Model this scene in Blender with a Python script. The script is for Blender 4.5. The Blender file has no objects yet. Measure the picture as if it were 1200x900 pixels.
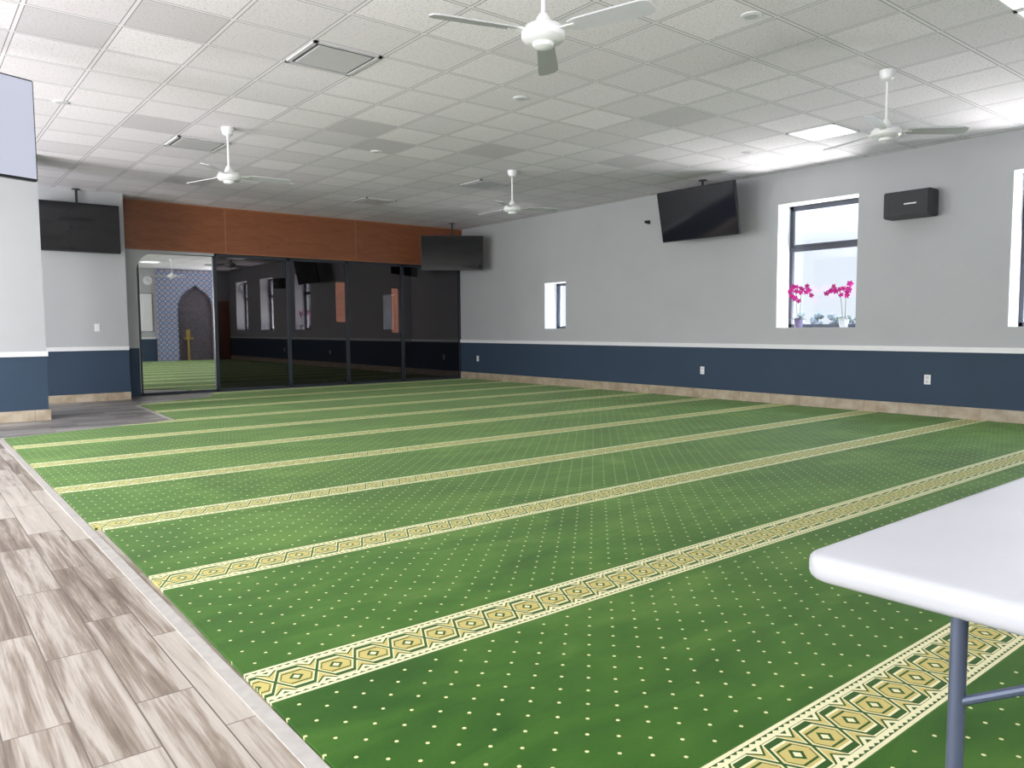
import bpy, bmesh, math, random
from mathutils import Vector, Matrix, Euler
random.seed(7)
W,D,ZC=9.64,13.83,3.22
XL=-3.2; YB=-1.0; DB=D+2.0; WT=.45
scene=bpy.context.scene
try:
    scene.view_settings.view_transform='Standard'
    scene.view_settings.look='None'
except Exception: pass

# ------------------------------------------------------------ node helpers
class NT:
    def __init__(s,name):
        s.m=bpy.data.materials.new(name); s.m.use_nodes=True
        s.t=s.m.node_tree; s.b=s.t.nodes['Principled BSDF']; s.out=s.t.nodes['Material Output']
    def n(s,typ,**kw):
        nd=s.t.nodes.new(typ)
        for k,v in kw.items(): setattr(nd,k,v)
        return nd
    def link(s,a,b): s.t.links.new(a,b)
    def inp(s,sock,v):
        if isinstance(v,bpy.types.NodeSocket): s.link(v,sock)
        else: sock.default_value=v
    def M(s,op,a,b=0.0,c=None,clamp=False):
        nd=s.n('ShaderNodeMath',operation=op,use_clamp=clamp)
        s.inp(nd.inputs[0],a); s.inp(nd.inputs[1],b)
        if c is not None: s.inp(nd.inputs[2],c)
        return nd.outputs[0]
    def mix(s,f,a,b,mode='MIX'):
        nd=s.n('ShaderNodeMix',data_type='RGBA',blend_type=mode)
        s.inp(nd.inputs[0],f)
        for i,v in ((6,a),(7,b)):
            if isinstance(v,bpy.types.NodeSocket): s.link(v,nd.inputs[i])
            else: nd.inputs[i].default_value=(*v,1) if len(v)==3 else v
        return nd.outputs[2]
    def pos(s):
        g=s.n('ShaderNodeNewGeometry'); sp=s.n('ShaderNodeSeparateXYZ'); s.link(g.outputs['Position'],sp.inputs[0])
        return sp.outputs[0],sp.outputs[1],sp.outputs[2],g.outputs['Position']
    def obj(s):
        g=s.n('ShaderNodeTexCoord'); sp=s.n('ShaderNodeSeparateXYZ'); s.link(g.outputs['Object'],sp.inputs[0])
        return sp.outputs[0],sp.outputs[1],sp.outputs[2],g.outputs['Object']
    def comb(s,x,y,z=0.0):
        nd=s.n('ShaderNodeCombineXYZ'); s.inp(nd.inputs[0],x); s.inp(nd.inputs[1],y); s.inp(nd.inputs[2],z); return nd.outputs[0]
    def noise(s,vec,scale=5,detail=3,rough=.5,w=None,dist=0):
        nd=s.n('ShaderNodeTexNoise'); 
        if w is not None:
            nd.noise_dimensions='4D'; s.inp(nd.inputs['W'],w)
        s.link(vec,nd.inputs['Vector']); nd.inputs['Scale'].default_value=scale; nd.inputs['Detail'].default_value=detail
        nd.inputs['Roughness'].default_value=rough; nd.inputs['Distortion'].default_value=dist
        return nd.outputs['Fac']
    def ramp(s,f,stops):
        nd=s.n('ShaderNodeValToRGB'); s.link(f,nd.inputs[0]); e=nd.color_ramp.elements
        while len(e)<len(stops): e.new(.5)
        for el,(p,c) in zip(e,stops): el.position=p; el.color=(*c,1)
        return nd.outputs[0]
    def base(s,v):
        s.inp(s.b.inputs['Base Color'],v if isinstance(v,bpy.types.NodeSocket) else (*v,1))
    def bump(s,h,strength=.2,dist=.01):
        nd=s.n('ShaderNodeBump'); nd.inputs['Strength'].default_value=strength; nd.inputs['Distance'].default_value=dist
        s.link(h,nd.inputs['Height']); s.link(nd.outputs[0],s.b.inputs['Normal'])
def mat(name,col,rough=.5,metal=0,var=.06,scale=8,spec=.5,emis=None,estr=1,bump=0):
    t=NT(name); x,y,z,v=t.obj()
    f=t.noise(v,scale,4)
    a=tuple(max(0,c*(1-var)) for c in col); b=tuple(min(1,c*(1+var)) for c in col)
    t.base(t.mix(f,a,b)); t.b.inputs['Roughness'].default_value=rough; t.b.inputs['Metallic'].default_value=metal
    t.b.inputs['Specular IOR Level'].default_value=spec
    if emis: t.b.inputs['Emission Color'].default_value=(*emis,1); t.b.inputs['Emission Strength'].default_value=estr
    if bump: t.bump(t.noise(v,scale*20,2),bump,.002)
    return t.m

# ------------------------------------------------------------ materials
def wall_paint():
    t=NT('wall_paint'); x,y,z,v=t.pos()
    n=t.noise(v,1.5,4); g=t.mix(n,(.42,.435,.452),(.48,.495,.512))
    nav=t.mix(n,(.024,.048,.085),(.034,.062,.105))
    c=t.mix(t.M('LESS_THAN',z,.80),g,nav)
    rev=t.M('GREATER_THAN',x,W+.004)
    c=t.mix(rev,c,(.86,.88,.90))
    t.base(c); t.b.inputs['Roughness'].default_value=.75; t.bump(t.noise(v,120,2),.08,.003); return t.m
M_wall=wall_paint()
def ceil_mat():
    t=NT('ceiling_tile'); x,y,z,v=t.pos(); P=.583
    cx=t.M('DIVIDE',t.M('SUBTRACT',x,2.495-P*20),P); cy=t.M('DIVIDE',t.M('SUBTRACT',y,5.41-P*20),P)
    fx=t.M('FRACT',cx); fy=t.M('FRACT',cy)
    ex=t.M('MINIMUM',fx,t.M('SUBTRACT',1.0,fx)); ey=t.M('MINIMUM',fy,t.M('SUBTRACT',1.0,fy)); e=t.M('MINIMUM',ex,ey)
    wn=t.n('ShaderNodeTexWhiteNoise',noise_dimensions='2D'); t.link(t.comb(t.M('FLOOR',cx),t.M('FLOOR',cy)),wn.inputs[0]); r=wn.outputs[0]
    c=t.mix(r,(.80,.765,.81),(.95,.91,.96))
    c=t.mix(t.M('GREATER_THAN',r,.965),c,(.68,.65,.69))
    sp=t.noise(v,55,3,.75); c=t.mix(t.M('MULTIPLY',t.M('GREATER_THAN',sp,.58),.45),c,(.42,.41,.43))
    c=t.mix(t.M('LESS_THAN',e,.032),c,(.30,.29,.31)); c=t.mix(t.M('LESS_THAN',e,.020),c,(.86,.83,.88))
    t.base(c); t.b.inputs['Roughness'].default_value=.9; return t.m
M_ceil=ceil_mat()
def floor_mat():
    t=NT('wood_look_tile'); x,y,z,v=t.pos()
    far=t.M('GREATER_THAN',y,t.M('MULTIPLY_ADD',x,.27,9.08))
    def planks(a,b,c1,c2,c3,vary=.20):
        vec=t.comb(a,b)
        br=t.n('ShaderNodeTexBrick'); br.offset=.37; br.offset_frequency=2
        t.link(vec,br.inputs['Vector'])
        for k,vv in (('Scale',1),('Mortar Size',.0024),('Brick Width',.80),('Row Height',.165),('Bias',0)): br.inputs[k].default_value=vv
        br.inputs['Color1'].default_value=(0,0,0,1); br.inputs['Color2'].default_value=(1,1,1,1); br.inputs['Mortar'].default_value=(.5,.5,.5,1)
        sep=t.n('ShaderNodeSeparateColor'); t.link(br.outputs['Color'],sep.inputs[0]); r=sep.outputs[0]
        sv=t.comb(t.M('MULTIPLY',a,1.3),t.M('MULTIPLY',b,20.0))
        w=t.M('MULTIPLY',r,37.0)
        g1=t.noise(sv,1.0,5,.6,w=w,dist=.6); g2=t.noise(t.comb(t.M('MULTIPLY',a,3.0),t.M('MULTIPLY',b,130.0)),1,3,.65,w=w)
        f=t.M('ADD',t.M('ADD',t.M('MULTIPLY',g1,.72),t.M('MULTIPLY',g2,.28)),t.M('MULTIPLY',t.M('SUBTRACT',r,.5),vary))
        col=t.ramp(f,[(.34,c3),(.45,c2),(.54,c1),(.72,tuple(min(1,k*1.25) for k in c1))])
        return t.mix(br.outputs['Fac'],col,tuple(k*.5 for k in c2))
    near=planks(y,x,(.43,.385,.335),(.27,.22,.175),(.135,.10,.075))
    fr=planks(x,y,(.34,.325,.31),(.22,.205,.195),(.10,.09,.09),.25)
    t.base(t.mix(far,near,fr)); t.b.inputs['Roughness'].default_value=.38; return t.m
M_floor=floor_mat()
def carpet_mat():
    t=NT('prayer_carpet'); x,y,z,v=t.pos(); M=t.M
    s=M('DIVIDE',M('ADD',y,1.235*4-.885),1.235); fr=M('FRACT',s); vv=M('DIVIDE',fr,.198)
    band=M('LESS_THAN',vv,1.0)
    u=M('DIVIDE',M('ADD',x,20.0),.27)
    tri=M('MULTIPLY',M('ABSOLUTE',M('SUBTRACT',M('FRACT',u),.5)),2.0)
    tt=M('MULTIPLY_ADD',M('SUBTRACT',tri,.5),1.9,.5); tt=M('MINIMUM',M('MAXIMUM',tt,0.0),1.0)
    off=M('MULTIPLY',M('SUBTRACT',tt,.5),.56)
    vc=M('SUBTRACT',vv,.5); av=M('ABSOLUTE',vc); ao=M('ABSOLUTE',off)
    d=M('ABSOLUTE',M('SUBTRACT',av,ao))
    gold=(.60,.49,.17); cream=(.84,.79,.50); green=(.025,.085,.012)
    c=t.mix(M('LESS_THAN',d,.074),gold,cream)
    c=t.mix(M('LESS_THAN',d,.040),c,green)
    ring=M('ABSOLUTE',M('SUBTRACT',av,M('SUBTRACT',ao,.125)))
    c=t.mix(M('MULTIPLY',M('LESS_THAN',ring,.015),M('GREATER_THAN',ao,.13)),c,green)
    tri2=M('MULTIPLY',M('ABSOLUTE',M('SUBTRACT',M('FRACT',M('MULTIPLY',u,2.0)),.5)),2.0)
    dd=M('ADD',M('MULTIPLY',av,3.2),M('SUBTRACT',1.0,tri2))
    c=t.mix(M('LESS_THAN',dd,.36),c,green); c=t.mix(M('LESS_THAN',dd,.19),c,cream)
    od=M('ADD',M('MULTIPLY',M('ABSOLUTE',M('SUBTRACT',av,.36)),3.0),M('MULTIPLY',ao,1.6))
    c=t.mix(M('LESS_THAN',od,.50),c,green); c=t.mix(M('LESS_THAN',od,.39),c,cream); c=t.mix(M('LESS_THAN',od,.19),c,green)
    c=t.mix(M('GREATER_THAN',av,.350),c,cream)
    teeth=M('MULTIPLY',M('ABSOLUTE',M('SUBTRACT',M('FRACT',M('MULTIPLY',u,10.0)),.5)),.08)
    c=t.mix(M('GREATER_THAN',av,M('ADD',.395,teeth)),c,green)
    c=t.mix(M('GREATER_THAN',av,.438),c,cream)
    c=t.mix(M('GREATER_THAN',av,.488),c,(.10,.18,.05))
    pn=t.noise(v,.8,3,.55,dist=1.0); pn2=t.noise(t.comb(M('MULTIPLY',x,.9),M('MULTIPLY',y,2.2)),1.7,3,.55,dist=.8)
    f=M('ADD',M('MULTIPLY',pn,.5),M('MULTIPLY',pn2,.5))
    fine=t.noise(v,230,2,.8)
    field=t.ramp(f,[(.35,(.016,.076,.006)),(.5,(.040,.125,.012)),(.64,(.088,.190,.030))])
    p=.118
    a=M('DIVIDE',M('ADD',M('ADD',x,y),50.0),p); b=M('DIVIDE',M('ADD',M('SUBTRACT',x,y),50.0),p)
    da=M('SUBTRACT',M('FRACT',a),.5); db=M('SUBTRACT',M('FRACT',b),.5)
    rr=M('ADD',M('MULTIPLY',da,da),M('MULTIPLY',db,db))
    dot=M('MULTIPLY',M('LESS_THAN',rr,.0048),M('MULTIPLY',M('GREATER_THAN',fr,.23),M('LESS_THAN',fr,.975)))
    field=t.mix(dot,field,(.74,.72,.38))
    col=t.mix(band,field,c)
    col=t.mix(M('MULTIPLY',fine,.2),col,(.0,.0,.0),'MIX')
    t.base(col); t.b.inputs['Roughness'].default_value=.7; t.b.inputs['Specular IOR Level'].default_value=.16
    t.b.inputs['Sheen Weight'].default_value=.20; t.b.inputs['Sheen Roughness'].default_value=.35; t.b.inputs['Sheen Tint'].default_value=(.7,.95,.45,1)
    t.bump(fine,.4,.003)
    return t.m
M_carpet=carpet_mat()
def wood_mat(name,c1,c2):
    t=NT(name); x,y,z,v=t.pos()
    sv=t.comb(t.M('MULTIPLY',x,1.2),y,t.M('MULTIPLY',z,7.0)); n=t.noise(sv,1.6,6,.65,dist=1.5); n2=t.noise(t.comb(t.M('MULTIPLY',x,12.0),y,t.M('MULTIPLY',z,90.0)),1,2)
    f=t.M('ADD',t.M('MULTIPLY',n,.75),t.M('MULTIPLY',n2,.25))
    t.base(t.ramp(f,[(.36,c1),(.62,c2)])); t.b.inputs['Roughness'].default_value=.4; return t.m
M_wood=wood_mat('cherry_panel',(.20,.066,.027),(.275,.096,.040))
M_wood2=wood_mat('seam_wood',(.28,.11,.05),(.34,.14,.06))
def stone():
    t=NT('stone_baseboard'); x,y,z,v=t.pos()
    s=t.M('ADD',x,y); fr=t.M('FRACT',t.M('DIVIDE',s,.45)); n=t.noise(v,6,5,.6)
    c=t.ramp(n,[(.35,(.34,.27,.185)),(.5,(.42,.345,.25)),(.66,(.50,.43,.335))])
    c=t.mix(t.M('LESS_THAN',fr,.012),c,(.24,.20,.15)); t.base(c); t.b.inputs['Roughness'].default_value=.4; return t.m
M_stone=stone()
def brick():
    t=NT('red_brick'); x,y,z,v=t.pos(); br=t.n('ShaderNodeTexBrick'); t.link(t.comb(x,z),br.inputs['Vector']); br.inputs['Scale'].default_value=1
    for k,vv in (('Mortar Size',.004),('Brick Width',.25),('Row Height',.075)): br.inputs[k].default_value=vv
    br.inputs['Color1'].default_value=(.30,.085,.035,1); br.inputs['Color2'].default_value=(.22,.06,.025,1); br.inputs['Mortar'].default_value=(.26,.12,.07,1)
    t.base(br.outputs['Color']); t.b.inputs['Roughness'].default_value=.9; return t.m
M_brick=brick()
M_rail=mat('white_trim',(.80,.81,.83),.4)
M_border=mat('pale_edging',(.44,.415,.385),.5,var=.25,scale=20)
M_black=mat('black_metal',(.012,.013,.016),.35)
M_frame=mat('door_frame',(.025,.032,.045),.35)
M_winframe=mat('window_frame',(.045,.052,.075),.4)
M_backroom=mat('dark_room_paint',(.03,.032,.04),.8)  # dimness of the back room put into its wall colour
def glassy(name,col,rough=.02,trans=0):
    t=NT(name); x,y,z,v=t.obj(); t.base(t.mix(t.noise(v,2,2),tuple(c*.96 for c in col),col))
    t.b.inputs['Metallic'].default_value=1; t.b.inputs['Roughness'].default_value=rough
    if trans:
        tr=t.n('ShaderNodeBsdfTransparent'); tr.inputs[0].default_value=(trans,trans,trans,1)
        ad=t.n('ShaderNodeAddShader'); t.link(t.b.outputs[0],ad.inputs[0]); t.link(tr.outputs[0],ad.inputs[1]); t.link(ad.outputs[0],t.out.inputs[0])
    return t.m
M_darkglass=glassy('dark_reflective_glass',(.078,.071,.073),.004,.18)
M_mirror=glassy('mirror_glass',(.90,.90,.90))
def clear():
    t=NT('clear_glass'); tr=t.n('ShaderNodeBsdfTransparent'); gl=t.n('ShaderNodeBsdfGlossy'); gl.inputs['Roughness'].default_value=.02
    mx=t.n('ShaderNodeMixShader'); mx.inputs[0].default_value=.06; t.link(tr.outputs[0],mx.inputs[1]); t.link(gl.outputs[0],mx.inputs[2]); t.link(mx.outputs[0],t.out.inputs[0]); return t.m
M_clear=clear()
M_screen=mat('black_screen',(.008,.008,.011),.06,var=.02,spec=.6)
M_screen_glare=mat('lit_screen',(.04,.04,.05),.12,emis=(.60,.63,.76),estr=.9,spec=.8)  # pale window reflection put into the screen as emission
M_white=mat('white_enamel',(.82,.83,.84),.3)
M_blade=mat('grey_blade',(.50,.51,.53),.35)
M_plate=mat('white_plastic',(.82,.83,.84),.4)
M_table=mat('white_table_plastic',(.43,.44,.465),.36,var=.10,bump=.15,scale=5)
M_tableleg=mat('blue_grey_steel',(.10,.12,.18),.35,metal=.3)
M_speaker=mat('speaker_black',(.02,.021,.025),.55,bump=.3)
M_grille=mat('speaker_grille',(.035,.036,.042),.7,bump=.4,scale=12)
M_louver=mat('vent_metal',(.62,.61,.64),.45)
M_dark=mat('dark_void',(.14,.14,.145),.9)
M_light=mat('troffer_lens',(.9,.9,.9),.5,emis=(1,1,1),estr=1.5)

# ------------------------------------------------------------ mesh helpers
def link(o,parent=None):
    scene.collection.objects.link(o)
    if parent is not None: o.parent=parent
    return o
def from_bm(name,bm,m,parent=None,loc=(0,0,0),rot=(0,0,0),smooth=False):
    bmesh.ops.recalc_face_normals(bm,faces=bm.faces)
    me=bpy.data.meshes.new(name); bm.to_mesh(me); bm.free()
    ms=m if isinstance(m,(list,tuple)) else [m]
    for k in ms: me.materials.append(k)
    if smooth:
        for p in me.polygons: p.use_smooth=True
        try: me.set_sharp_from_angle(angle=math.radians(35))
        except Exception: pass
    o=bpy.data.objects.new(name,me); o.location=loc; o.rotation_euler=rot
    return link(o,parent)
def add_box(bm,a,b,mi=0,mtx=None):
    x0,y0,z0=a;x1,y1,z1=b
    vs=[bm.verts.new(Vector(p) if mtx is None else mtx@Vector(p)) for p in [(x0,y0,z0),(x1,y0,z0),(x1,y1,z0),(x0,y1,z0),(x0,y0,z1),(x1,y0,z1),(x1,y1,z1),(x0,y1,z1)]]
    for f in [(3,2,1,0),(4,5,6,7),(0,1,5,4),(1,2,6,5),(2,3,7,6),(3,0,4,7)]:
        fc=bm.faces.new([vs[i] for i in f]); fc.material_index=mi
def box(name,a,b,m,parent=None,bev=0,loc=(0,0,0),rot=(0,0,0)):
    bm=bmesh.new(); add_box(bm,a,b)
    if bev: bmesh.ops.bevel(bm,geom=bm.edges[:],offset=bev,segments=2,affect='EDGES')
    return from_bm(name,bm,m,parent,loc,rot,smooth=bool(bev))
def boxes(name,lst,m,parent=None,loc=(0,0,0),rot=(0,0,0)):
    bm=bmesh.new()
    for q in lst: add_box(bm,q[0],q[1],q[2] if len(q)>2 else 0)
    return from_bm(name,bm,m,parent,loc,rot)
def lathe(bm,prof,seg=24,mtx=Matrix(),mi=0,caps=True):
    rings=[]
    for r,z in prof:
        rings.append([bm.verts.new(mtx@Vector((r*math.cos(2*math.pi*i/seg),r*math.sin(2*math.pi*i/seg),z))) for i in range(seg)])
    for a,b in zip(rings,rings[1:]):
        for i in range(seg):
            f=bm.faces.new([a[i],a[(i+1)%seg],b[(i+1)%seg],b[i]]); f.material_index=mi
    if caps:
        bm.faces.new(rings[0][::-1]).material_index=mi; bm.faces.new(rings[-1]).material_index=mi
def tube(bm,p,q,r,seg=10,mi=0):
    p=Vector(p);q=Vector(q);d=q-p
    mtx=Matrix.Translation(p)@d.to_track_quat('Z','Y').to_matrix().to_4x4()
    lathe(bm,[(r,0),(r,d.length)],seg,mtx,mi)
def path(bm,pts,r,seg=8):
    pts=[Vector(p) for p in pts]; rings=[]
    for i,p in enumerate(pts):
        d=(pts[min(i+1,len(pts)-1)]-pts[max(i-1,0)]).normalized(); q=d.to_track_quat('Z','Y')
        rr=r[i] if isinstance(r,(list,tuple)) else r
        rings.append([bm.verts.new(p+q@Vector((rr*math.cos(2*math.pi*k/seg),rr*math.sin(2*math.pi*k/seg),0))) for k in range(seg)])
    for a,b in zip(rings,rings[1:]):
        for i in range(seg): bm.faces.new([a[i],a[(i+1)%seg],b[(i+1)%seg],b[i]])
    bm.faces.new(rings[0][::-1]); bm.faces.new(rings[-1])
def prism(bm,poly,lo,hi,axis='y',mi=0):
    def P(a,b,c): return {'y':(a,c,b),'z':(a,b,c),'x':(c,a,b)}[axis]
    A=[bm.verts.new(P(a,b,lo)) for a,b in poly]; B=[bm.verts.new(P(a,b,hi)) for a,b in poly]
    n=len(poly)
    f1=bm.faces.new(A); f2=bm.faces.new(B[::-1]); f1.material_index=mi; f2.material_index=mi
    for i in range(n): bm.faces.new([A[i],B[i],B[(i+1)%n],A[(i+1)%n]]).material_index=mi
    bm.normal_update()
    bmesh.ops.triangulate(bm,faces=[f1,f2])
def struct(o): o['kind']='structure'; return o
def empty(name,loc=(0,0,0),rot=(0,0,0),label=None,cat=None,group=None,kind=None):
    o=bpy.data.objects.new(name,None); o.empty_display_size=.1; o.location=loc; o.rotation_euler=rot; link(o)
    tag(o,label,cat,group,kind); return o
def tag(o,label=None,cat=None,group=None,kind=None):
    if label:o['label']=label
    if cat:o['category']=cat
    if group:o['group']=group
    if kind:o['kind']=kind
    return o

# ------------------------------------------------------------ room shell
struct(box('floor',(XL,YB,-.12),(W+WT,DB+.3,0),M_floor))
struct(box('ceiling',(XL,YB,ZC),(W+WT,DB+.3,ZC+.1),M_ceil))
def wall_holes(name,axis,c0,c1,a0,a1,z0,z1,holes,m):
    holes=sorted(holes); L=[];cur=a0
    def B(u0,u1,w0,w1):
        if u1-u0<1e-4 or w1-w0<1e-4: return
        L.append(((c0,u0,w0),(c1,u1,w1)) if axis=='x' else ((u0,c0,w0),(u1,c1,w1)))
    for h0,h1,g0,g1 in holes:
        B(cur,h0,z0,z1);B(h0,h1,z0,g0);B(h0,h1,g1,z1);cur=h1
    B(cur,a1,z0,z1)
    return struct(boxes(name,L,m))
WIN=[(-.30,.84,1.08,2.79),(2.05,3.19,1.08,2.79),(4.93,6.07,1.08,2.78),(10.41,11.0,1.08,1.94)]
wall_holes('wall_right','x',W,W+WT,YB,DB+.3,0,ZC,WIN,M_wall)
LEFT_FILL=[(0.5,3.5,.8,2.8),(4.5,7.5,.8,2.8),(8.5,11.5,.8,2.8)]  # unseen openings added in the left wall to let fill light in
wall_holes('wall_left','x',XL-.2,XL,YB,DB+.3,0,ZC,LEFT_FILL,M_wall)
REAR_FILL=[(-2.6,-.3,.9,2.8),(.5,2.8,.9,2.8)]  # unseen openings added behind the camera for more fill
wall_holes('wall_behind','y',YB-.2,YB,XL,W+WT,0,ZC,REAR_FILL,M_wall)
struct(box('ceiling_canopy',(XL-1,YB-3.4,2.95),(4.5,YB-.2,3.1),M_wall))  # unseen slab added to keep the sun out of the rear openings
struct(box('wall_alcove',(XL,13.25,0),(2.86,D+.3,ZC),M_wall))
wall_holes('wall_back','y',DB,DB+.25,2.86,W,0,ZC,[(7.68,8.04,1.25,2.15),(9.1,9.42,1.0,2.05)],M_backroom)
struct(box('wall_facade',(2,DB+3,-.3),(16,DB+3.2,6),M_brick))
struct(box('wall_header',(2.86,D-.02,2.42),(W,D+.06,ZC),M_wall))
struct(box('wall_column',(.90,10.90,0),(1.42,11.42,ZC),M_wall))
bm=bmesh.new()
arc=[(3.12+.28*(1-math.cos(a)),2.03+.34*math.sin(a)) for a in [math.radians(k*90/10) for k in range(11)]]
prism(bm,[(2.86,0),(3.12,0)]+arc+[(4.38,2.38),(4.38,2.42),(2.86,2.42)],D-.10,D-.055,'y')
struct(from_bm('wall_pier',bm,M_wall))
def rail(name,lst): struct(boxes(name,lst,M_rail))
bm=bmesh.new(); add_box(bm,(W-.02,YB,.785),(W,D,.845)); add_box(bm,(W-.032,YB,.825),(W,D,.843)); struct(from_bm('trim_1',bm,M_rail))
rail('trim_2',[((1.42,13.232,.785),(2.86,13.25,.845)),((1.42,13.222,.825),(2.86,13.25,.842))])
rail('trim_3',[((.882,10.882,.785),(1.438,10.90,.845)),((1.42,10.90,.785),(1.438,11.42,.845)),((.882,10.9,.785),(.90,11.42,.845))])
rail('trim_4',[((XL,YB,.785),(7.05,YB+.02,.845))])
struct(boxes('baseboard_right',[((W-.018,YB,0),(W,D,.15))],M_stone))
struct(boxes('baseboard_left',[((XL,13.232,0),(2.86,13.25,.12))],M_stone))
struct(boxes('baseboard_column',[((.882,10.882,0),(1.438,10.90,.13)),((1.42,10.90,0),(1.438,11.42,.13)),((.882,10.9,0),(.90,11.42,.13))],M_stone))
xs=[2.88,4.58,7.10,W]
for i in range(3):
    a,b=xs[i],xs[i+1]
    struct(boxes('trim_%d'%(5+i),[((a,D-.12,2.42),(b,D-.02,ZC),0),((a,D-.125,2.42),(a+.015,D-.119,ZC),1),((b-.01,D-.125,2.42),(b,D-.119,ZC),1),((a,D-.128,2.42),(b,D-.119,2.44),1),((a,D-.128,ZC-.02),(b,D-.119,ZC),1)],[M_wood,M_wood2]))
dx=[3.14,4.40,5.74,6.94,8.19,W-.005]
for i in range(5):
    a,b=dx[i],dx[i+1]
    e=empty('door_%d'%(i+1),((a+b)/2,D-.02,0),kind='structure')
    w=(b-a)/2; t=.03
    fr=[((-w,-.03,0),(-w+t,.03,2.42)),((w-t,-.03,0),(w,.03,2.42)),((-w,-.03,0),(w,.03,.045)),((-w,-.03,2.37),(w,.03,2.42))]
    boxes('door_frame',fr,M_frame,e)
    bm=bmesh.new(); vs=[bm.verts.new(p) for p in ((-w+t,0,.045),(w-t,0,.045),(w-t,0,2.37),(-w+t,0,2.37))]; bm.faces.new(vs)
    from_bm('glass_pane',bm,M_mirror if i==0 else M_darkglass,e)
def window(idx,y0,y1,z0,z1,bar):
    e=empty('window_%d'%idx,(W+.34,(y0+y1)/2,z0),kind='structure')
    w=(y1-y0)/2;h=z1-z0;t=.045
    L=[((-.03,-w,0),(.03,-w+t,h)),((-.03,w-t,0),(.03,w,h)),((-.03,-w,0),(.03,w,t)),((-.03,-w,h-t),(.03,w,h))]
    if bar: 
        L+=[((-.035,-w,bar-.035),(.035,w,bar+.035))]
        L+=[((-.045,-w+t,bar+.035),(-.01,-w+t+.025,h-t)),((-.045,w-t-.025,bar+.035),(-.01,w-t,h-t)),((-.045,-w+t,bar+.035),(-.01,w-t,bar+.06)),((-.045,-w+t,h-t-.025),(-.01,w-t,h-t))]
    boxes('window_frame',L,M_winframe,e)
    box('window_glass',(-.004,-w+t,t),(.004,w-t,h-t),M_clear,e)
for i,(a,b,c,d) in enumerate(WIN): window(i+1,a,b,c,d,1.10 if d>2 else 0)
def outlet(loc,rot,name='wall_outlet'):
    e=empty(name,loc,rot,'white wall plate with two sockets on the navy wall' if name=='wall_outlet' else 'white light switch plate on the grey wall','outlet' if name=='wall_outlet' else 'switch')
    box('cover_plate',(-.004,-.037,-.058),(.004,.037,.058),M_plate,e,bev=.002)
    if name=='wall_outlet':
        for z in (-.026,.026): box('socket',(-.006,-.018,z-.016),(-.0035,.018,z+.016),M_louver,e)
    else: box('rocker',(-.008,-.014,-.03),(-.0035,.014,.03),M_rail,e)
for y,z in ((4.02,.45),(7.32,.43),(13.16,.45)): outlet((W-.005,y,z),(0,0,0))
outlet((2.42,13.245,1.14),(0,0,math.radians(90)),'light_switch')

# ------------------------------------------------------------ carpet + edging
poly=[(.80,YB+.25),(.795,1.9),(.815,3.3),(.83,4.66),(.795,4.68),(.80,9.22),(2.60,9.73),(2.72,12.1),(3.95,12.75),(4.2,13.55),(W-.02,13.62),(W-.02,YB+.25)]
bm=bmesh.new(); prism(bm,poly,0.0005,.012,'z')
tag(from_bm('carpet',bm,M_carpet),'green prayer carpet with cream dots and patterned gold stripes','carpet')
def strip(name,pts,w):
    bm=bmesh.new()
    for (a,b) in zip(pts,pts[1:]):
        a=Vector((*a,0));b=Vector((*b,0));d=(b-a).normalized();n=Vector((-d.y,d.x,0))*w
        q=[a,b,b+n,a+n]; A=[bm.verts.new(v+Vector((0,0,.0005))) for v in q];B=[bm.verts.new(v+Vector((0,0,.006))) for v in q]
        bm.faces.new(A[::-1]);bm.faces.new(B)
        for i in range(4): bm.faces.new([A[i],A[(i+1)%4],B[(i+1)%4],B[i]])
    return struct(from_bm(name,bm,M_border))
strip('trim_8',[(.79,YB+.02),(.79,9.24),(2.60,9.75),(2.71,12.1)],.045)

# ------------------------------------------------------------ ceiling vents, lights
def vent(x,y,label):
    e=empty('ceiling_vent',(x,y,ZC-.001),(0,0,0),label,'vent'); s=.28
    boxes('vent_frame',[((-s,-s,-.012),(s,-s+.03,0)),((-s,s-.03,-.012),(s,s,0)),((-s,-s,-.012),(-s+.03,s,0)),((s-.03,-s,-.012),(s,s,0))],M_louver,e)
    box('vent_cavity',(-s+.03,-s+.03,-.003),(s-.03,s-.03,-.001),M_dark,e)
    box('vent_panel',(-s+.058,-s+.058,-.014),(s-.058,s-.058,-.006),M_louver,e,bev=.003)
for x,y in ((2.785,5.69),(2.785,9.2),(6.9,9.2),(6.3,11.5)): vent(x,y,'square metal ceiling air vent with dark slot')
def spot(x,y):
    e=empty('recessed_light',(x,y,ZC+.003),(0,0,0),'small round recessed ceiling light, switched off','light')
    bm=bmesh.new(); lathe(bm,[(.055,-.012),(.07,-.009),(.07,0)],20); from_bm('light_trim',bm,M_rail,e)
    bm=bmesh.new(); lathe(bm,[(.045,-.014),(.045,-.011)],20); from_bm('light_lens',bm,M_louver,e)
for x,y in ((4.66,3.17),(4.61,5.59),(4.6,8.3),(8.2,5.6),(1.3,8.3),(4.6,10.9)): spot(x,y)
def troffer(x,y,sx=.275,sy=.275,lab='bright white square lay-in ceiling light panel'):
    e=empty('ceiling_light_panel',(x,y,ZC-.001),(0,0,0),lab,'light')
    boxes('panel_frame',[((-sx,-sy,-.01),(sx,-sy+.02,0)),((-sx,sy-.02,-.01),(sx,sy,0)),((-sx,-sy,-.01),(-sx+.02,sy,0)),((sx-.02,-sy,-.01),(sx,sy,0))],M_rail,e)
    box('light_lens',(-sx+.02,-sy+.02,-.006),(sx-.02,sy-.02,-.001),M_light,e)
troffer(5.70,1.76); troffer(6.29,1.76); troffer(8.03,4.53)

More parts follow.
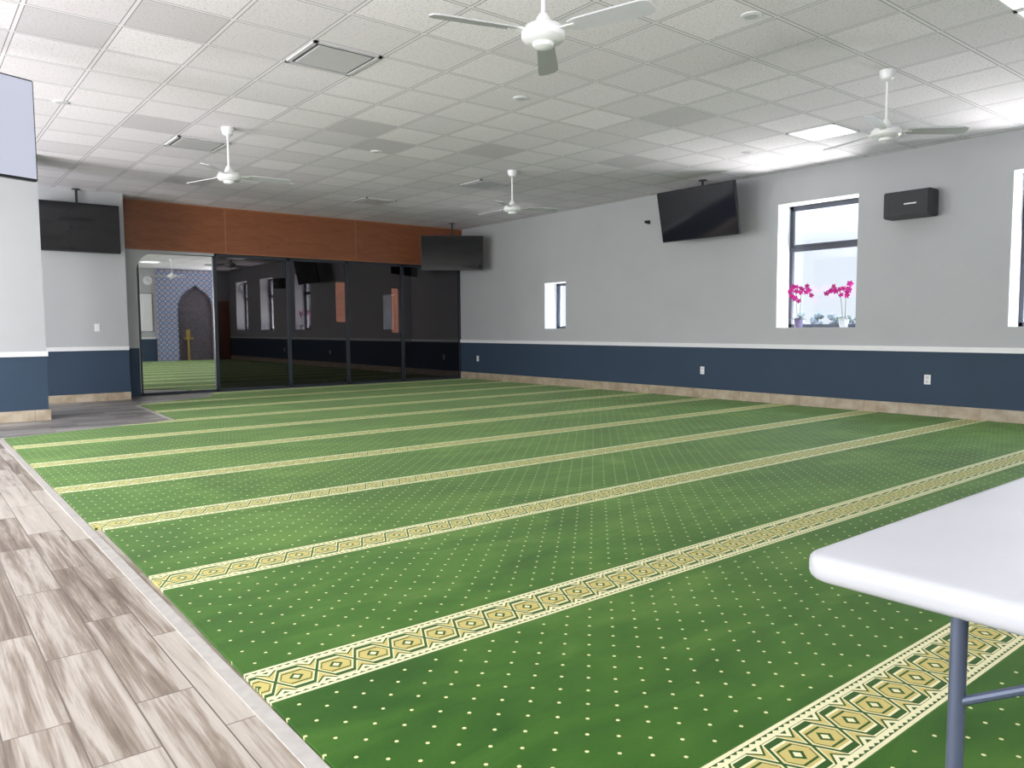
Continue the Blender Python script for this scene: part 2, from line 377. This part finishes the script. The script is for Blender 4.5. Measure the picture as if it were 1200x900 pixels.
# ------------------------------------------------------------ ceiling fans
def fan_meshes():
    bmC=bmesh.new(); lathe(bmC,[(.065,0),(.065,-.02),(.05,-.07),(.02,-.09)])
    bmR=bmesh.new(); lathe(bmR,[(.012,-.08),(.012,-.44)],12)
    bmH=bmesh.new(); lathe(bmH,[(.02,-.40),(.035,-.42),(.045,-.455),(.10,-.47),(.118,-.495),(.118,-.53),(.10,-.548),(.06,-.556),(.055,-.575),(.03,-.585),(.005,-.587)],28)
    bmB=bmesh.new()
    add_box(bmB,(.08,-.022,-.505),(.20,.022,-.497),1)
    P=[(.17,-.040),(.22,-.052),(.45,-.060),(.60,-.062),(.635,-.045),(.645,0),(.635,.045),(.60,.060),(.45,.055),(.22,.045),(.17,.036)]
    top=[];bot=[]
    for x,y in P:
        z=-.50-y*.22-.02*(x-.17); top.append(bmB.verts.new((x,y,z+.004)));bot.append(bmB.verts.new((x,y,z-.004)))
    bmB.faces.new(top);bmB.faces.new(bot[::-1])
    for i in range(len(P)): bmB.faces.new([top[i],bot[i],bot[(i+1)%len(P)],top[(i+1)%len(P)]])
    return bmC,bmR,bmH,bmB
fans=[((2.80,3.20),46,.035),((6.55,3.13),-45,0),((2.83,8.29),-9,0),((6.60,8.19),-24,0)]
first=None
for k,((x,y),ang,dz) in enumerate(fans):
    e=empty('ceiling_fan',(x,y,ZC),(0,0,0),'white three-blade ceiling fan hanging on a short rod','ceiling fan','white ceiling fans')
    if first is None:
        C,R,H_,B=fan_meshes()
        parts=[from_bm('canopy',C,M_white,e,smooth=True),from_bm('down_rod',R,M_white,e,smooth=True),from_bm('motor_housing',H_,M_white,e,smooth=True)]
        bl=from_bm('blade',B,[M_blade,M_white],e); first=parts+[bl]; blades=[bl]; mine=parts
        for j in (1,2):
            c=bl.copy(); link(c,e); blades.append(c)
    else:
        blades=[]; mine=[]
        for p in first[:3]: c=p.copy(); link(c,e); mine.append(c)
        for j in range(3): c=first[3].copy(); link(c,e); blades.append(c)
    for j,b in enumerate(blades): b.rotation_euler=(0,0,math.radians(ang)+j*2*math.pi/3); b.location=(0,0,-dz)
    for p in mine: p.location=(0,0,0)
    mine[2].location=(0,0,-dz); mine[1].location=(0,0,-dz*.9)

# ------------------------------------------------------------ televisions
def tv(loc,rotz,tilt,w,h,label,scr=M_screen,pole=None):
    e=empty('television',loc,(0,0,rotz),label,'television')
    box('tv_body',(-w/2,0,-h/2),(w/2,.06,h/2),M_black,e,bev=.006,rot=(tilt,0,0))
    box('screen',(-w/2+.012,-.004,-h/2+.018),(w/2-.012,.002,h/2-.012),scr,e,rot=(tilt,0,0))
    bm=bmesh.new(); top=ZC-loc[2]
    px,py=(0,.14) if pole is None else pole
    tube(bm,(px,py,-.05),(px,py,top),.018,12); lathe(bm,[(.06,top-.012),(.06,top-.0005)],16,Matrix.Translation((px,py,0)))
    add_box(bm,(px-.16,.05,-.12),(px+.16,py+.01,.12))
    from_bm('ceiling_mount',bm,M_black,e)
tv((8.80,12.85,2.61),math.radians(-34),0,1.25,.69,'black television hung from ceiling beside the wood header')
tv((2.21,13.05,2.635),0,0,1.10,.73,'black television hung against the grey side wall')
tv((9.08,7.04,2.735),math.radians(-90),math.radians(12),1.36,.74,'black television hung from ceiling, tilted down along the wall')
tv((.345,6.74,2.625),math.radians(21.5),0,1.22,.76,'large television with pale glowing screen near the column',scr=M_screen_glare)

# ------------------------------------------------------------ speaker
e=empty('wall_speaker',(W,4.215,2.38),(0,0,0),'black box loudspeaker mounted high on the grey wall','speaker')
box('speaker_cabinet',(-.27,-.27,0),(-.04,.27,.31),M_speaker,e,bev=.012)
box('speaker_grille',(-.282,-.25,.02),(-.268,.18,.29),M_grille,e,bev=.004)
box('badge',(-.287,-.12,.145),(-.281,.02,.160),M_rail,e)
boxes('wall_bracket',[((-.045,-.06,.06),(0,.06,.24))],M_black,e)
e=empty('security_camera',(W+.004,8.42,2.80),(0,0,0),'tiny black camera fixed on the grey wall','camera')
box('camera_base',(-.02,-.03,-.03),(0,.03,.03),M_black,e,bev=.004)
box('camera_body',(-.09,-.025,-.022),(-.02,.025,.022),M_black,e,bev=.006)

# ------------------------------------------------------------ orchids
M_pet=mat('magenta_petal',(.56,.015,.29),.55,var=.35,scale=30)
M_petc=mat('orchid_centre',(.35,.0,.12),.5)
M_stem=mat('orchid_stem',(.08,.16,.03),.6)
M_leaf=mat('orchid_leaf',(.04,.14,.04),.45)
M_pot=mat('white_ceramic',(.80,.82,.86),.2)
def orchid(loc,seed,label,potm,lean):
    rnd=random.Random(seed)
    e=empty('potted_orchid',loc,(0,0,0),label,'plant','orchids on the window sill')
    bm=bmesh.new(); lathe(bm,[(.045,0),(.05,.004),(.064,.105),(.068,.11),(.066,.122),(.058,.122),(.056,.108),(.01,.106)],24); from_bm('pot',bm,potm,e,smooth=True)
    tips=[]
    for s in range(2):
        sg=-1 if s==0 else 1
        pts=[]
        for i in range(12):
            t=i/11; pts.append((-.01*sg-.04*t, sg*(.012+.05*t+.16*max(0,t-.45)**1.2)+lean*t*t, .11+.42*math.sin(t*2.15)))
        bm=bmesh.new(); path(bm,pts,.0035,6); from_bm('stem',bm,M_stem,e,smooth=True)
        tips+= [Vector(p) for p in pts[4:]]
    for k in range(5):
        a=k*2*math.pi/5+rnd.uniform(-.3,.3)+.5; bm=bmesh.new(); n=6; L=.12; prev=None
        for i in range(n+1):
            t=i/n; wv=.028*math.sin(math.pi*min(.97,max(.06,t*.9+.08))); r=.01+L*t; z=.115+.09*t-.10*t*t
            c=Vector((r*math.cos(a)*.6,r*math.sin(a),z)); nn=Vector((-math.sin(a),math.cos(a)*.6,0))*wv
            cur=(bm.verts.new(c-nn),bm.verts.new(c+Vector((0,0,-.006))),bm.verts.new(c+nn))
            if prev:
                bm.faces.new([prev[0],prev[1],cur[1],cur[0]]);bm.faces.new([prev[1],prev[2],cur[2],cur[1]])
            prev=cur
        from_bm('leaf',bm,M_leaf,e,smooth=True)
    for k,p in enumerate(tips):
        bm=bmesh.new(); R0=rnd.uniform(.034,.047)
        for q in range(5):
            a=q*2*math.pi/5+.3; wid=.55 if q%2 else .75
            ring=[]
            for i in range(9):
                th=math.pi*2*i/9; u=.5+.5*math.cos(th); vv=math.sin(th)*.32*wid
                x=u*R0; y=vv*R0*1.5; z=.006*math.sin(u*3)
                ring.append(bm.verts.new(( -z, x*math.cos(a)-y*math.sin(a), x*math.sin(a)+y*math.cos(a))))
            bm.faces.new(ring)
        bmesh.ops.create_icosphere(bm,subdivisions=1,radius=.008)
        for f in bm.faces:
            if len(f.verts)==3: f.material_index=1
        off=Vector((rnd.uniform(-.03,.01),rnd.uniform(-.05,.05),rnd.uniform(-.05,.05)))
        from_bm('flower',bm,[M_pet,M_petc],e,loc=p+off,rot=(rnd.uniform(-.6,.6),rnd.uniform(-.5,.5),rnd.uniform(-.2,.9)))
M_potd=mat('patterned_pot',(.25,.2,.35),.3,var=.5,scale=40)
orchid((W+.12,5.80,1.081),1,'magenta orchid in a small patterned pot on the sill',M_potd,-.02)
orchid((W+.12,5.15,1.081),2,'magenta orchid in a white ceramic pot on the sill',M_pot,.05)

# ------------------------------------------------------------ folding table
TX,TY,TZ=1.045,.614,.76; TL,TW=1.75,.70
e=empty('folding_table',(TX,TY,.013),(0,0,0),'white plastic folding table with blue-grey steel legs on carpet','table')
zt=TZ-.013
bm=bmesh.new(); R0=.045
def rloop(ins,z):
    r=R0-ins; out=[]
    for cx,cy,a0 in ((TL-R0,-R0,0),(R0,-R0,90),(R0,-TW+R0,180),(TL-R0,-TW+R0,270)):
        for k in range(9):
            a=math.radians(a0+k*90/8); out.append(bm.verts.new((cx+r*math.cos(a),cy+r*math.sin(a),z)))
    return out
prof=[(.020,-.040),(.012,-.0405),(.006,-.038),(.002,-.034),(.0,-.028),(.0,-.014),(.001,-.009),(.004,-.005),(.009,-.0018),(.016,-.0002),(.024,0)]
loops=[rloop(i,zt+z) for i,z in prof]
for A,B in zip(loops,loops[1:]):
    n=len(A)
    for i in range(n): bm.faces.new([A[i],A[(i+1)%n],B[(i+1)%n],B[i]])
bm.faces.new(loops[0][::-1]); bm.faces.new(loops[-1])
from_bm('tabletop',bm,M_table,e,smooth=True)
for lx,sg in ((.345,1),(TL-.345,-1)):
    for ly in (-.10,-TW+.10):
        bm=bmesh.new(); tube(bm,(lx,ly,0),(lx,ly,zt-.039),.0135,14); from_bm('leg',bm,M_tableleg,e,smooth=True)
    bm=bmesh.new(); path(bm,[(lx,-.10,.44),(lx,-.20,.50),(lx,-.30,.555),(lx,-.35,.565),(lx,-.40,.555),(lx,-.50,.50),(lx,-TW+.10,.44)],.008,10); from_bm('crossbar',bm,M_tableleg,e,smooth=True)
    bm=bmesh.new(); tube(bm,(lx,-TW/2,.565),(lx+sg*.35,-TW/2,zt-.042),.008,10); from_bm('brace',bm,M_tableleg,e,smooth=True)

# ------------------------------------------------------------ wall behind the camera (seen in mirror doors)
def tile_blue():
    t=NT('mihrab_tile'); x,y,z,v=t.pos(); M=t.M
    a=M('FRACT',M('DIVIDE',M('ADD',x,20.0),.19)); b=M('FRACT',M('DIVIDE',z,.19))
    d=M('ADD',M('ABSOLUTE',M('SUBTRACT',a,.5)),M('ABSOLUTE',M('SUBTRACT',b,.5)))
    c=t.mix(M('LESS_THAN',d,.36),(.14,.19,.33),(.46,.48,.56)); c=t.mix(M('LESS_THAN',d,.20),c,(.42,.15,.08)); c=t.mix(M('GREATER_THAN',d,.78),c,(.50,.51,.57))
    t.base(c); t.b.inputs['Roughness'].default_value=.3; return t.m
M_tile=tile_blue()
M_niche=mat('niche_tile',(.075,.06,.075),.5,var=.9,scale=14)
M_gold=mat('gold_calligraphy',(.32,.22,.05),.35,metal=.3)
e=empty('mihrab',(8.07,YB,0),(0,0,0),'blue tiled prayer niche with pointed arch against the wall','mihrab')
bm=bmesh.new(); w=.98; o_=.30; hn=.62
archp=[(-hn,1.75),(-.60,2.0),(-.52,2.22),(-.36,2.42),(-.17,2.56),(0,2.68),(.17,2.56),(.36,2.42),(.52,2.22),(.60,2.0),(hn,1.75)]
archp=[(a+o_,b) for a,b in archp]
P=[(-w,0),(-hn+o_,0)]+archp+[(hn+o_,0),(w,0),(w,3.19),(-w,3.19)]
prism(bm,P,.003,.20,'y'); from_bm('tile_surround',bm,M_tile,e)
box('niche_back',(-hn-.01+o_,.003,0),(hn+.01+o_,.02,2.70),M_niche,e)
bm=bmesh.new(); tube(bm,(.05,.1,0),(.05,.1,.75),.035,12); add_box(bm,(-.09,.03,.75),(.19,.17,.82)); add_box(bm,(-.02,.03,.82),(.12,.05,1.1)); from_bm('gold_lectern',bm,M_gold,e)
e=empty('door_6',(9.36,YB,0),kind='structure'); box('door_leaf',(-.20,.0,0),(.20,.03,2.1),M_wood,e); boxes('door_casing',[((-.24,0,0),(-.20,.045,2.14)),((.20,0,0),(.24,.045,2.14)),((-.24,0,2.10),(.24,.045,2.14))],M_wood2,e)
e=empty('whiteboard',(6.66,YB,1.05),(0,0,0),'white notice board with dark frame on the wall','board'); box('board_surface',(-.3,.002,0),(.3,.02,1.3),M_plate,e); boxes('board_frame',[((-.32,.002,-.02),(.32,.03,0)),((-.32,.002,1.3),(.32,.03,1.32)),((-.32,.002,0),(-.3,.03,1.3)),((.3,.002,0),(.32,.03,1.3))],M_black,e)
e=empty('wall_clock',(6.85,YB,2.80),(0,0,0),'round white wall clock with dark rim','clock')
bm=bmesh.new(); lathe(bm,[(.15,0),(.15,.03)],28,Matrix.Rotation(math.radians(-90),4,'X')); from_bm('clock_face',bm,M_plate,e)
bm=bmesh.new(); add_box(bm,(-.006,.031,0),(.006,.034,.11)); add_box(bm,(0,.031,-.006),(.08,.034,.006)); from_bm('clock_hand',bm,M_black,e)

# ------------------------------------------------------------ outside
M_ground=mat('pale_ground',(.10,.105,.115),.9,var=.2,scale=1)
struct(box('floor_outside',(W+WT+.05,-60,-.4),(W+260,160,-.3),M_ground))
M_tree=mat('bare_tree_foliage',(.13,.15,.16),.9,var=.4,scale=3)
for k in range(22):
    rnd=random.Random(k); x=W+170+rnd.uniform(-2,2); y=45+k*5.2; sc=rnd.uniform(.45,1.0)
    e=empty('tree',(x,y,-.3),(0,0,0),'distant tree standing beyond the parking area','tree','distant trees outside')
    bm=bmesh.new(); tube(bm,(0,0,0),(0,0,1.6),.2,8); from_bm('trunk',bm,M_tree,e)
    bm=bmesh.new()
    for j in range(10):
        m=Matrix.Translation((rnd.uniform(-.5,.5),rnd.uniform(-1.7,1.7),1.5+rnd.uniform(0,3.4)*sc))
        bmesh.ops.create_icosphere(bm,subdivisions=1,radius=rnd.uniform(.5,.9),matrix=m)
    for vv in bm.verts: vv.co*=1+rnd.uniform(-.08,.08)
    from_bm('foliage',bm,M_tree,e)

# ------------------------------------------------------------ world and lights
w=bpy.data.worlds.new('World'); scene.world=w; w.use_nodes=True; nt=w.node_tree; bg=nt.nodes['Background']
tc=nt.nodes.new('ShaderNodeTexCoord'); sp=nt.nodes.new('ShaderNodeSeparateXYZ'); rp=nt.nodes.new('ShaderNodeValToRGB')
nt.links.new(tc.outputs['Generated'],sp.inputs[0]); nt.links.new(sp.outputs[2],rp.inputs[0]); nt.links.new(rp.outputs[0],bg.inputs[0])
rp.color_ramp.elements[0].color=(.76,.83,.92,1); rp.color_ramp.elements[0].position=0; rp.color_ramp.elements[1].color=(.72,.86,1,1); rp.color_ramp.elements[1].position=.5
mr=nt.nodes.new('ShaderNodeMapRange'); nt.links.new(sp.outputs[2],mr.inputs[0])
for i,v in ((1,.10),(2,.45),(3,1.15),(4,8.5)): mr.inputs[i].default_value=v
nt.links.new(mr.outputs[0],bg.inputs[1])
def area(name,loc,rot,sx,sy,power,col=(1,1,1)):
    l=bpy.data.lights.new(name,'AREA'); l.shape='RECTANGLE'; l.size=sx; l.size_y=sy; l.energy=power; l.color=col
    o=bpy.data.objects.new(name,l); o.location=loc; o.rotation_euler=rot; link(o); return o
def aim(o,tgt): o.rotation_euler=(Vector(tgt)-o.location).to_track_quat('-Z','Y').to_euler()
for i,(a,b,c,d) in enumerate(LEFT_FILL):
    o=area('window_daylight',(XL-.25,(a+b)/2,(c+d)/2-.3),(0,0,0),d-c,b-a,(130,310,330)[i],(1,.98,.97)); aim(o,(XL+3,(a+b)/2,(c+d)/2+1.0))  # added fill lamps outside the left openings, tilted up to the ceiling
for i,(a,b,c,d) in enumerate(REAR_FILL):
    o=area('rear_window_daylight',((a+b)/2,YB-.45,(c+d)/2-.3),(0,0,0),b-a,d-c,(180,105)[i],(1,.98,.97)); aim(o,((a+b)/2,YB+3,(c+d)/2+1.5))  # added fill lamps behind the camera, also tilted upward
for i,(a,b,c,d) in enumerate(WIN):
    o=area('ground_bounce',(W+1.3,(a+b)/2,.25),(0,0,0),1.2,1.6,320 if d>2 else 110,(1,.985,.96)); aim(o,(W-5.0,(a+b)/2,3.2))
sl=bpy.data.lights.new('sun','SUN'); sl.energy=5.0; sl.angle=math.radians(.8); sl.color=(1,.96,.9)
so=bpy.data.objects.new('sun',sl); link(so); so.location=(14,-10,12); so.rotation_euler=Vector((-.15,.62,-.77)).to_track_quat('-Z','Y').to_euler()

# ------------------------------------------------------------ camera
cd=bpy.data.cameras.new('Camera'); cam=bpy.data.objects.new('Camera',cd); link(cam)
yaw,pit,rol=math.radians(38.765),math.radians(4.206),math.radians(-.331)
F=Vector((math.sin(yaw)*math.cos(pit),math.cos(yaw)*math.cos(pit),-math.sin(pit))); R=Vector((math.cos(yaw),-math.sin(yaw),0)); U=R.cross(F)
c,s=math.cos(rol),math.sin(rol); R2=c*R+s*U; U2=-s*R+c*U
mt=Matrix((R2,U2,-F)).transposed().to_4x4(); mt.translation=Vector((0,0,1.1)); cam.matrix_world=mt
cd.sensor_width=36; cd.lens=895.53/1200*36; cd.clip_start=.02; cd.clip_end=500
scene.camera=cam
